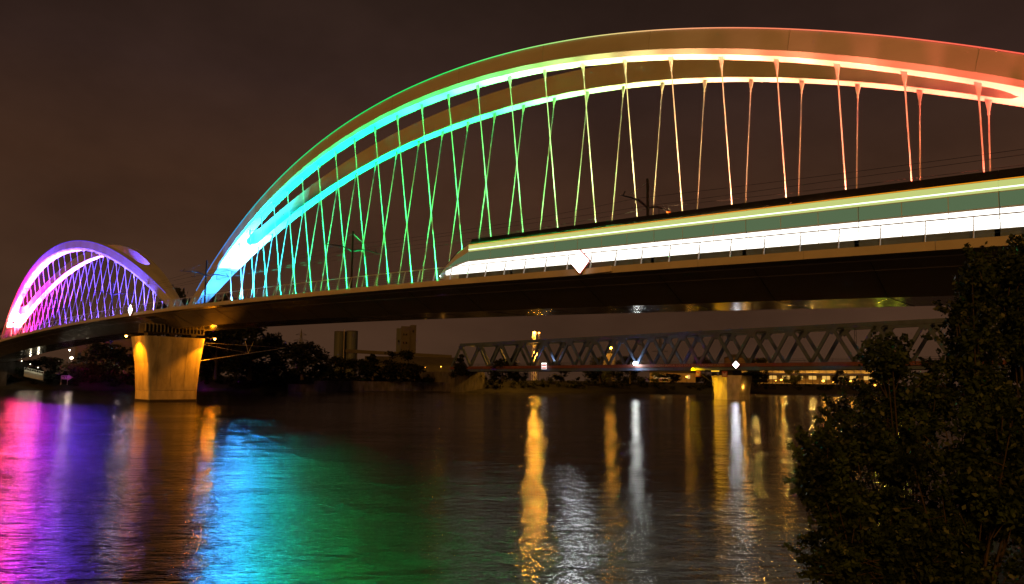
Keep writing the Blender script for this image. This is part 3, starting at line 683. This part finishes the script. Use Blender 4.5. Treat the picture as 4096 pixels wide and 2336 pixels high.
tree(2630, 1487, 285, 60, 'yellow lit shrub under the graffiti', 'round', 0, lit=True)
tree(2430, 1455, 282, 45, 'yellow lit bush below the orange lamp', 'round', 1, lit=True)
# scrub along the far bank: too many to count
cs = []; rs = []
for k_ in range(620):
    s_ = random.random(); i = int(3 + s_ * 7.99); q = s_ * 8 % 1
    a, b_ = line[min(i, 11)], line[min(i + 1, 12)]
    p = Vector((a[0] + (b_[0] - a[0]) * q, a[1] + (b_[1] - a[1]) * q, 0)) + nrm * random.uniform(3, 14)
    cs.append((p.x, p.y, random.uniform(1.2, 6.8))); rs.append(random.uniform(.8, 2.0))
o = link('bank_scrub', leaf_mesh('bank_scrub', leaf_far, cs, rs, 42000, .5, 77)); tag(o, 'dark scrub covering the far bank slope', 'scrub', kind='stuff')

# foreground shrubs on the near bank at the right
def shrub(label, blobs, dist, n, seed, lsize=.05):
    cs, rs = [], []; r = random.Random(seed); mid = at(blobs[0][0], blobs[0][1], dist)
    base = Vector((mid.x, mid.y, .4)); o = empty('shrub', label, 'shrub', base, 'shrubs on the near bank')
    tw = MB(base)
    for (px, py, rx, ry) in blobs:
        for k_ in range(26):
            a = r.uniform(0, 6.28); q = math.sqrt(r.random())
            p = at(px + rx * .74 * q * math.cos(a), py + ry * .74 * q * math.sin(a), dist + r.uniform(-.9, .9))
            rr_ = r.uniform(.20, .46) * (1 - .3 * q); cs.append(tuple(p - base)); rs.append(rr_)
            if k_ % 3 == 0:
                s0 = base + (p - base) * .25 + Vector((0, 0, -.15)); tw.tube([base + Vector((r.uniform(-.2, .2), r.uniform(-.2, .2), -.4)), s0, (s0 + p) / 2 + Vector((0, 0, .1)), p], [.035, .025, .015, .005], 5)
    for k_ in range(len(blobs) * 34):            # loose shoots standing out of the outline
        px, py, rx, ry = r.choice(blobs); a = r.uniform(0, 6.28)
        p0 = at(px + rx * .7 * math.cos(a), py + ry * .7 * math.sin(a), dist + r.uniform(-.8, .8))
        out_ = (at(px + rx * 1.5 * math.cos(a), py + ry * 1.5 * math.sin(a), dist) - p0).normalized() + Vector((r.uniform(-.4, .4), r.uniform(-.4, .4), r.uniform(0, .7)))
        out_.normalize(); ln = r.uniform(.2, .55)
        for j in range(7):
            cs.append(tuple(p0 + out_ * ln * j / 6 - base)); rs.append(.075)
        tw.tube([p0 - out_ * .3, p0 + out_ * ln], [.008, .003], 4)
    link('foliage', leaf_mesh('foliage', leaf_near, cs, rs, int(n * 1.9), lsize, seed), o); tw.build('stem', bark, o); return o
shrub('low leafy shrub spreading furthest left over the water', [(3470, 2010, 300, 260), (3380, 2230, 180, 200), (3290, 1880, 100, 140)], 13.5, 11000, 1)
shrub('middle shrub with loose leafy tips in front of the railway bridge', [(3610, 1620, 190, 170), (3440, 1740, 165, 150), (3540, 1440, 50, 50)], 14.5, 6500, 2)
shrub('tall dark shrub with a pointed top below the bridge deck', [(3890, 1380, 115, 190), (3910, 1150, 45, 105), (3850, 1550, 180, 150)], 15.5, 8500, 3)
shrub('tallest shrub at the right edge of the picture', [(4080, 1260, 95, 220), (4110, 1520, 200, 280), (4070, 1080, 45, 80)], 16.5, 11000, 4)
shrub('dense dark shrub filling the lower right corner', [(3830, 1900, 330, 300), (3960, 2250, 330, 240), (3620, 2240, 260, 200), (4080, 1850, 180, 330)], 13.0, 20000, 5)

# ------------------------------------------------------------------ silos, warehouse, buildings beyond the far bank
grey_clad = pmat('grey_cladding', (.06, .075, .095), .6, var=.25, scale=.15, stretch=(1, 1, .1))
brown_clad = pmat('brown_cladding', (.05, .045, .038), .7, var=.25, scale=.2)
roof_dark = pmat('dark_roof', (.045, .042, .04), .8, var=.2, scale=.3)
dirt = fw_h
def place(px, dist): p = at(px, 1500, dist); return Vector((p.x, p.y, 5.2))
def local_frame(px):
    r = ray(px, 1500); f = Vector((r.x, r.y, 0)).normalized(); return f, Vector((f.y, -f.x, 0))
s0 = place(1380, 420); o = empty('grain_silo', 'pair of round grey grain silos left of the warehouse', 'silo', s0); f_, r__ = local_frame(1380)
for k_, (dx, hh_) in enumerate(((-3.4, 26.4), (3.2, 26.9))):
    m = MB(s0); c = s0 + r__ * dx; m.tube([c, c + Vector((0, 0, hh_))], 3.35, 18); m.build('silo_drum', grey_clad, o, smooth=False)
    m = MB(s0); m.tube([c + Vector((0, 0, hh_)), c + Vector((0, 0, hh_ + .5))], [3.45, 3.2], 18); m.build('silo_cap', roof_dark, o)
m = MB(s0); m.tube([s0 - f_ * 3.4 + r__ * -1.2, s0 - f_ * 3.4 + r__ * -1.2 + Vector((0, 0, 28))], .18, 5); m.build('ladder_pipe', white_dull, o)
s0 = place(1622, 430); o = empty('silo_tower', 'tall rectangular brown silo tower rising out of the warehouse', 'silo', s0); f_, r__ = local_frame(1622)
def oblong(mb, c, f, r, w, d, z0, z1): mb.hexa([c - r * w / 2 - f * d / 2 + Vector((0, 0, z0)), c + r * w / 2 - f * d / 2 + Vector((0, 0, z0)), c + r * w / 2 + f * d / 2 + Vector((0, 0, z0)), c - r * w / 2 + f * d / 2 + Vector((0, 0, z0))],
                                               [c - r * w / 2 - f * d / 2 + Vector((0, 0, z1)), c + r * w / 2 - f * d / 2 + Vector((0, 0, z1)), c + r * w / 2 + f * d / 2 + Vector((0, 0, z1)), c - r * w / 2 + f * d / 2 + Vector((0, 0, z1))])
for nm, dx, w, hh_, mt in (('pale_annex', -4.7, 2.6, 30.2, grey_clad), ('main_shaft', -.6, 5.4, 31.4, brown_clad), ('stair_shaft', 3.9, 3.6, 32.3, brown_clad)):
    m = MB(s0); oblong(m, s0 + r__ * dx, f_, r__, w, 7 - abs(dx) * .3, 0, hh_); m.build(nm, mt, o)
for dx, z in ((-1.6, 26), (0, 26), (-1.6, 21), (0, 21), (-1.6, 16), (0, 16), (3.9, 28), (-4.7, 22)):
    m = MB(s0); c = s0 + r__ * dx - f_ * 3.55; oblong(m, c, f_, r__, .8, .2, z, z + 1.1); m.build('window', black_gloss, o)
s0 = place(1620, 405); o = empty('warehouse', 'long low warehouse with a raised roof gallery', 'building', s0); f_, r__ = local_frame(1620)
def shed(mb, x0, x1, zt, zr, d): 
    a, b_ = s0 + r__ * x0, s0 + r__ * x1; U = Vector((0, 0, 1))
    mb.sweep([[c - f_ * d / 2, c - f_ * d / 2 + U * zt, c - f_ * 1.2 + U * zr, c + f_ * 1.2 + U * zr, c + f_ * d / 2 + U * zt, c + f_ * d / 2] for c in (a, b_)])
m = MB(s0); shed(m, -22, 27.5, 8.2, 12.0, 16); m.build('wall', brown_clad, o)
m = MB(s0); oblong(m, s0 + r__ * 2.5 - f_ * 5.6, f_, r__, 50.2, 6.2, 8.6, 8.9)
m = MB(s0); U = Vector((0, 0, 1)); m.sweep([[c - f_ * 8.5 + U * 8.1, c - f_ * 1.3 + U * 12.2, c - f_ * 1.3 + U * 12.5, c - f_ * 8.5 + U * 8.4] for c in (s0 - r__ * 22.3, s0 + r__ * 28)]); m.build('roof', roof_dark, o)
m = MB(s0); m.sweep([[c - f_ * 1.4, c - f_ * 1.4 + U * 1.9, c + f_ * 1.4 + U * 1.9, c + f_ * 1.4] for c in (s0 - r__ * 33 + U * 14.2, s0 + r__ * 26 + U * 12.0)]); m.build('conveyor_gallery', brown_clad, o)
for x in (-32, -27):
    m = MB(s0); m.tube([s0 + r__ * x, s0 + r__ * x + U * 14.2], .25, 4); m.build('gallery_leg', roof_dark, o)
street_lamp(at(1700, 1469, 385), SO, 150, .25, 'tiny orange lamp before the warehouse wall, left', strength=8)
street_lamp(at(1764, 1466, 385), SO, 500, .3, 'orange lamp before the warehouse wall near the truss end', strength=8)
# lattice pylons
def pylon(px, py, dist, label):
    top = at(px, py, dist); base = Vector((top.x, top.y, 5)); o = empty('lattice_pylon', label, 'pylon', base, 'lattice pylons'); m = MB(base); h = top.z - 5; w = h * .085
    for sx in (-1, 1):
        for sy in (-1, 1): m.tube([base + Vector((sx * w, sy * w, 0)), top], .14, 4)
    for k_ in range(10):
        z0_, z1_ = k_ / 10, (k_ + 1) / 10; wa, wb = w * (1 - z0_), w * (1 - z1_)
        for s_ in (-1, 1):
            m.tube([base + Vector((-wa * s_, -wa, h * z0_)), base + Vector((wb * s_, -wb, h * z1_))], .09, 4); m.tube([base + Vector((-wa, -wa * s_, h * z0_)), base + Vector((-wb, wb * s_, h * z1_))], .09, 4)
    m.build('mast', steel_dark, o); f, r = local_frame(px)
    for q, l in ((.62, 5.5), (.76, 4.6), (.88, 3.4)):
        m = MB(base); c = base + Vector((0, 0, h * q)); m.tube([c - r * l, c + r * l], .12, 4); m.tube([c - r * l, c + Vector((0, 0, h * .05))], .08, 4); m.tube([c + r * l, c + Vector((0, 0, h * .05))], .08, 4); m.build('crossarm', steel_dark, o)
pylon(1206, 1316, 480, 'thin lattice pylon above the rounded tree under the deck')
pylon(2640, 1330, 520, 'thin lattice pylon behind the middle of the railway truss')
# pale silo column and block behind the truss
s0 = place(2437, 300); o = empty('silo_column', 'pale orange lit silo column behind the railway truss', 'silo', s0); m = MB(s0); m.tube([s0, s0 + Vector((0, 0, 11.5))], 2.6, 16); m.build('drum', pmat('pale_clad', (.4, .36, .3), .7), o)
m = MB(s0); m.tube([s0 + Vector((0, 0, 11.5)), s0 + Vector((0, 0, 12.6))], [2.7, .6], 16); m.build('cap', roof_dark, o)
s0 = place(2945, 420); o = empty('storage_tank', 'round brown tank with a shallow roof behind the white diamond', 'tank', s0); m = MB(s0); m.tube([s0, s0 + Vector((0, 0, 14.2))], 6.5, 20); m.build('drum', pmat('tank_brown', (.16, .10, .05), .7), o)
m = MB(s0); m.tube([s0 + Vector((0, 0, 14.2)), s0 + Vector((0, 0, 16.2))], [6.8, 2.6], 20); m.build('roof', roof_dark, o)
s0 = place(3015, 430); o = empty('gabled_block', 'brown block with a dark flat roof right of the tank', 'building', s0); f_, r__ = local_frame(3015)
m = MB(s0); oblong(m, s0, f_, r__, 15, 10, 0, 12.6); m.build('wall', MATS['tank_brown'], o); m = MB(s0); oblong(m, s0, f_, r__, 16.5, 11.5, 12.6, 14.4); m.build('roof', roof_dark, o)
# lit hall under the right part of the railway bridge
s0 = place(3250, 372); o = empty('lit_hall', 'long yellow lit open-sided hall under the railway bridge', 'building', s0); f_, r__ = local_frame(3250)
hall_wall = pmat('hall_wall', (.45, .36, .2), .7, var=.2)
m = MB(s0); oblong(m, s0 + f_ * 5, f_, r__, 66, 6, 0, 4.6); m.build('wall', hall_wall, o)
m = MB(s0); m.sweep([[c + U * 5.0 - f_ * 2.6, c + U * 7.6 + f_ * 3.4, c + U * 7.9 + f_ * 3.4, c + U * 5.3 - f_ * 2.8] for c in (s0 - r__ * 33, s0 + r__ * 33)]); roof = m.build('roof', pmat('hall_roof', (.34, .26, .13), .6, var=.25, scale=.6, stretch=(1, 1, .2)), o)
for k_ in range(23):
    x = -33 + k_ * 3; m = MB(s0); c = s0 + r__ * x; m.beam(c + U * 5.36 - f_ * 2.9, c + U * 7.98 + f_ * 3.4, .16, .12); m.build('roof_rib', roof_dark, roof)
    m = MB(s0); m.tube([c - f_ * 2.3, c - f_ * 2.3 + U * 5.0], .1, 5); m.build('post', roof_dark, o)
for k_ in range(11):
    x = -30 + k_ * 6; m = MB(s0); c = s0 + r__ * x + f_ * 1.9; oblong(m, c, f_, r__, 3.4, .1, 2.2, 3.9); m.build('lit_window', emat('hall_window', (1, .55, .12), .8), o)
for x in (-26, -12, 0, 12, 26):
    d = bpy.data.lights.new('hall_lamp', 'POINT'); d.energy = 2600; d.color = (1, .55, .12); d.shadow_soft_size = .3; q = link('hall_lamp', d, o); q.location = r__ * x - f_ * 6 + U * 8.6
# small lit house under the railway bridge
s0 = place(2690, 330); o = empty('lit_house', 'small house with two lit windows under the graffiti', 'house', s0); f_, r__ = local_frame(2690)
m = MB(s0); oblong(m, s0, f_, r__, 20, 8, 0, 4.2); m.build('wall', hall_wall, o); m = MB(s0); oblong(m, s0, f_, r__, 21, 9, 4.2, 4.9); m.build('roof', roof_dark, o)
for x, w in ((-6, 4.5), (-1.5, 2.6), (7, 1.2)):
    m = MB(s0); oblong(m, s0 + r__ * x - f_ * 4.05, f_, r__, w, .1, 1.6, 3.2); m.build('lit_window', emat('house_window', (1, .6, .2), .7), o)
# apartment block left of the pier
s0 = place(402, 345); o = empty('apartment_block', 'stepped apartment block behind the trees left of the pier', 'building', s0); f_, r__ = local_frame(402)
apt = pmat('render_beige', (.16, .13, .10), .8, var=.15, scale=.3)
for nm, x, w, hh_ in (('wing', -6, 7, 12.5), ('wing', 1.5, 9, 17), ('wing', 11, 10, 15.5)):
    m = MB(s0); oblong(m, s0 + r__ * x, f_, r__, w, 10, 0, hh_); m.build(nm, apt, o)
for fl in range(5):
    for k_, x in enumerate((-8, -5.5, -2, .5, 3, 7.5, 10.5, 13.5)):
        if 2 + fl * 2.9 > (10.5 if x < -3 else 14 if x < 6 else 13): continue
        lit_ = (fl, k_) in ((3, 4), (1, 6))
        m = MB(s0); oblong(m, s0 + r__ * x - f_ * 5.05, f_, r__, 1.1, .12, 1.6 + fl * 2.9, 3.0 + fl * 2.9)
        m.build('window', emat('cold_window', (.55, .85, 1), 1.2) if lit_ else black_gloss, o)
    m = MB(s0); oblong(m, s0 + r__ * 3 - f_ * 5.7, f_, r__, 5.0, 1.3, 1.1 + fl * 2.9, 1.3 + fl * 2.9); m.build('balcony', apt, o)
m = MB(s0); c = s0 + r__ * 7.2 - f_ * 5.2; oblong(m, c, f_, r__, 1.6, .2, 16.0, 17.0); m.build('lit_skylight', emat('cold_window', (.55, .85, 1), 1.2), o)
# pale fence left of pier
s0 = place(492, 292); o = empty('garden_fence', 'pale mesh fence on the bank left of the pier', 'fence', s0); f_, r__ = local_frame(492)
for k_ in range(9):
    m = MB(s0); oblong(m, s0 + r__ * (-4 + k_), f_, r__, .95, .06, .1, 1.5); m.build('fence_panel', pmat('fence_grey', (.16, .15, .15), .8), o)
# lit ramp on the left bank
a, b_ = at(97, 1484, 284), at(173, 1501, 280); o = empty('ramp', 'brightly lit walkway ramp with railing at the left bank', 'ramp', a)
m = MB(a); dv = Vector((.32, .94, 0)); m.sweep([[c - dv * .2, c + dv * 2.4 + U * .5, c + dv * 2.4 - U * 2.0, c - dv * .2 - U * 1.7] for c in (a, b_)]); m.build('slab', pmat('pale_concrete', (.5, .48, .42), .8), o)
for k_ in range(9):
    c = a + (b_ - a) * k_ / 8; m = MB(a); m.tube([c, c + U * 1.15], .05, 5); m.build('railing_post', white_steel, o)
m = MB(a); m.tube([a + U * 1.15, b_ + U * 1.15], .05, 5); m.build('hand_rail', white_steel, o)
for c in (at(87, 1444, 285), at(121, 1457, 283), at(152, 1470, 281)):
    m = MB(a); m.tube([c, c - U * 2.2], .03, 4); m.build('lamp_post', steel_dark, o); m = MB(a); m.sphere(c, .16, 8, 5); m.build('ramp_lamp', emat('ramp_bulb', (1, .9, .65), 5), o)
    d = bpy.data.lights.new('ramp_light', 'POINT'); d.energy = 130; d.color = (1, .88, .6); d.shadow_soft_size = .2; qd = link('ramp_light', d, o); qd.location = c - a - dv * 1.2 + U * .2
# arrow board at the water's edge
s0 = at(262, 1520, 272); s0.z = 1.9; o = empty('arrow_sign', 'pink lit arrow-shaped navigation board on two posts at the left bank', 'sign', s0); f_, r__ = local_frame(262)
mag = pmat('sign_white', (.75, .72, .72), .6)
m = MB(s0); 
pts = [(-1.3, 1.5), (.6, 1.5), (.75, 1.2), (2.1, 2.1 + .05), (.75, 3.0), (.6, 2.75), (-1.3, 2.75)]
fr = [s0 + r__ * x + U * z - f_ * .03 for x, z in pts]; bk = [p_ + f_ * .08 for p_ in fr]; n = len(pts)
m.add(fr + bk, [tuple(range(n)), tuple(range(2 * n - 1, n - 1, -1))] + [(k_, k_ + n, (k_ + 1) % n + n, (k_ + 1) % n) for k_ in range(n)]); m.build('board', mag, o)
for x in (-1.2, .55):
    m = MB(s0); m.tube([s0 + r__ * x + f_ * .1 - U * .3, s0 + r__ * x + f_ * .1 + U * 2.7], .07, 5); m.build('post', mag, o)
for x0, x1, z0_, z1_ in ((-.95, -.3, 2.3, 2.5), (-.5, -.3, 1.75, 2.3), (-.1, .45, 2.3, 2.5), (.1, .3, 1.8, 2.2)):
    m = MB(s0); m.hexa([s0 + r__ * x0 + U * z0_ - f_ * .06, s0 + r__ * x1 + U * z0_ - f_ * .06, s0 + r__ * x1 + U * z0_, s0 + r__ * x0 + U * z0_], [s0 + r__ * x0 + U * z1_ - f_ * .06, s0 + r__ * x1 + U * z1_ - f_ * .06, s0 + r__ * x1 + U * z1_, s0 + r__ * x0 + U * z1_]); m.build('marking', pmat('dark_marking', (.12, .02, .05), .7), o)
spot('sign_flood', s0 - f_ * 4 + U * 1.0, s0 + U * 2, (1, .2, .75), 60, math.radians(20), .6, None, .2)
# stained quay wall in front of the warehouse
q0 = Vector((136, 235.2, 0)); q1 = Vector((196, 210.6, 0)); o = empty('quay_wall', 'stained grey quay wall at the far waterline below the warehouse', 'wall', q0)
n = 14; dq = (q1 - q0) / n; back = Vector((.38, .92, 0))
for k_ in range(n):
    c0 = q0 + dq * (k_ + .006); c1 = q0 + dq * (k_ + .994); hgt = 3.9 if k_ > 1 else 2.6
    m = MB(q0); m.hexa([c0 - U * 1, c1 - U * 1, c1 + back * 1.5 - U * 1, c0 + back * 1.5 - U * 1], [c0 + U * hgt + back * .2, c1 + U * hgt + back * .2, c1 + back * 1.5 + U * hgt, c0 + back * 1.5 + U * hgt])
    m.build('wall_panel', pmat('stained_wall', (.055, .048, .055), .9, var=.9, scale=.6, detail=10, stretch=(1, 1, .35)), o)
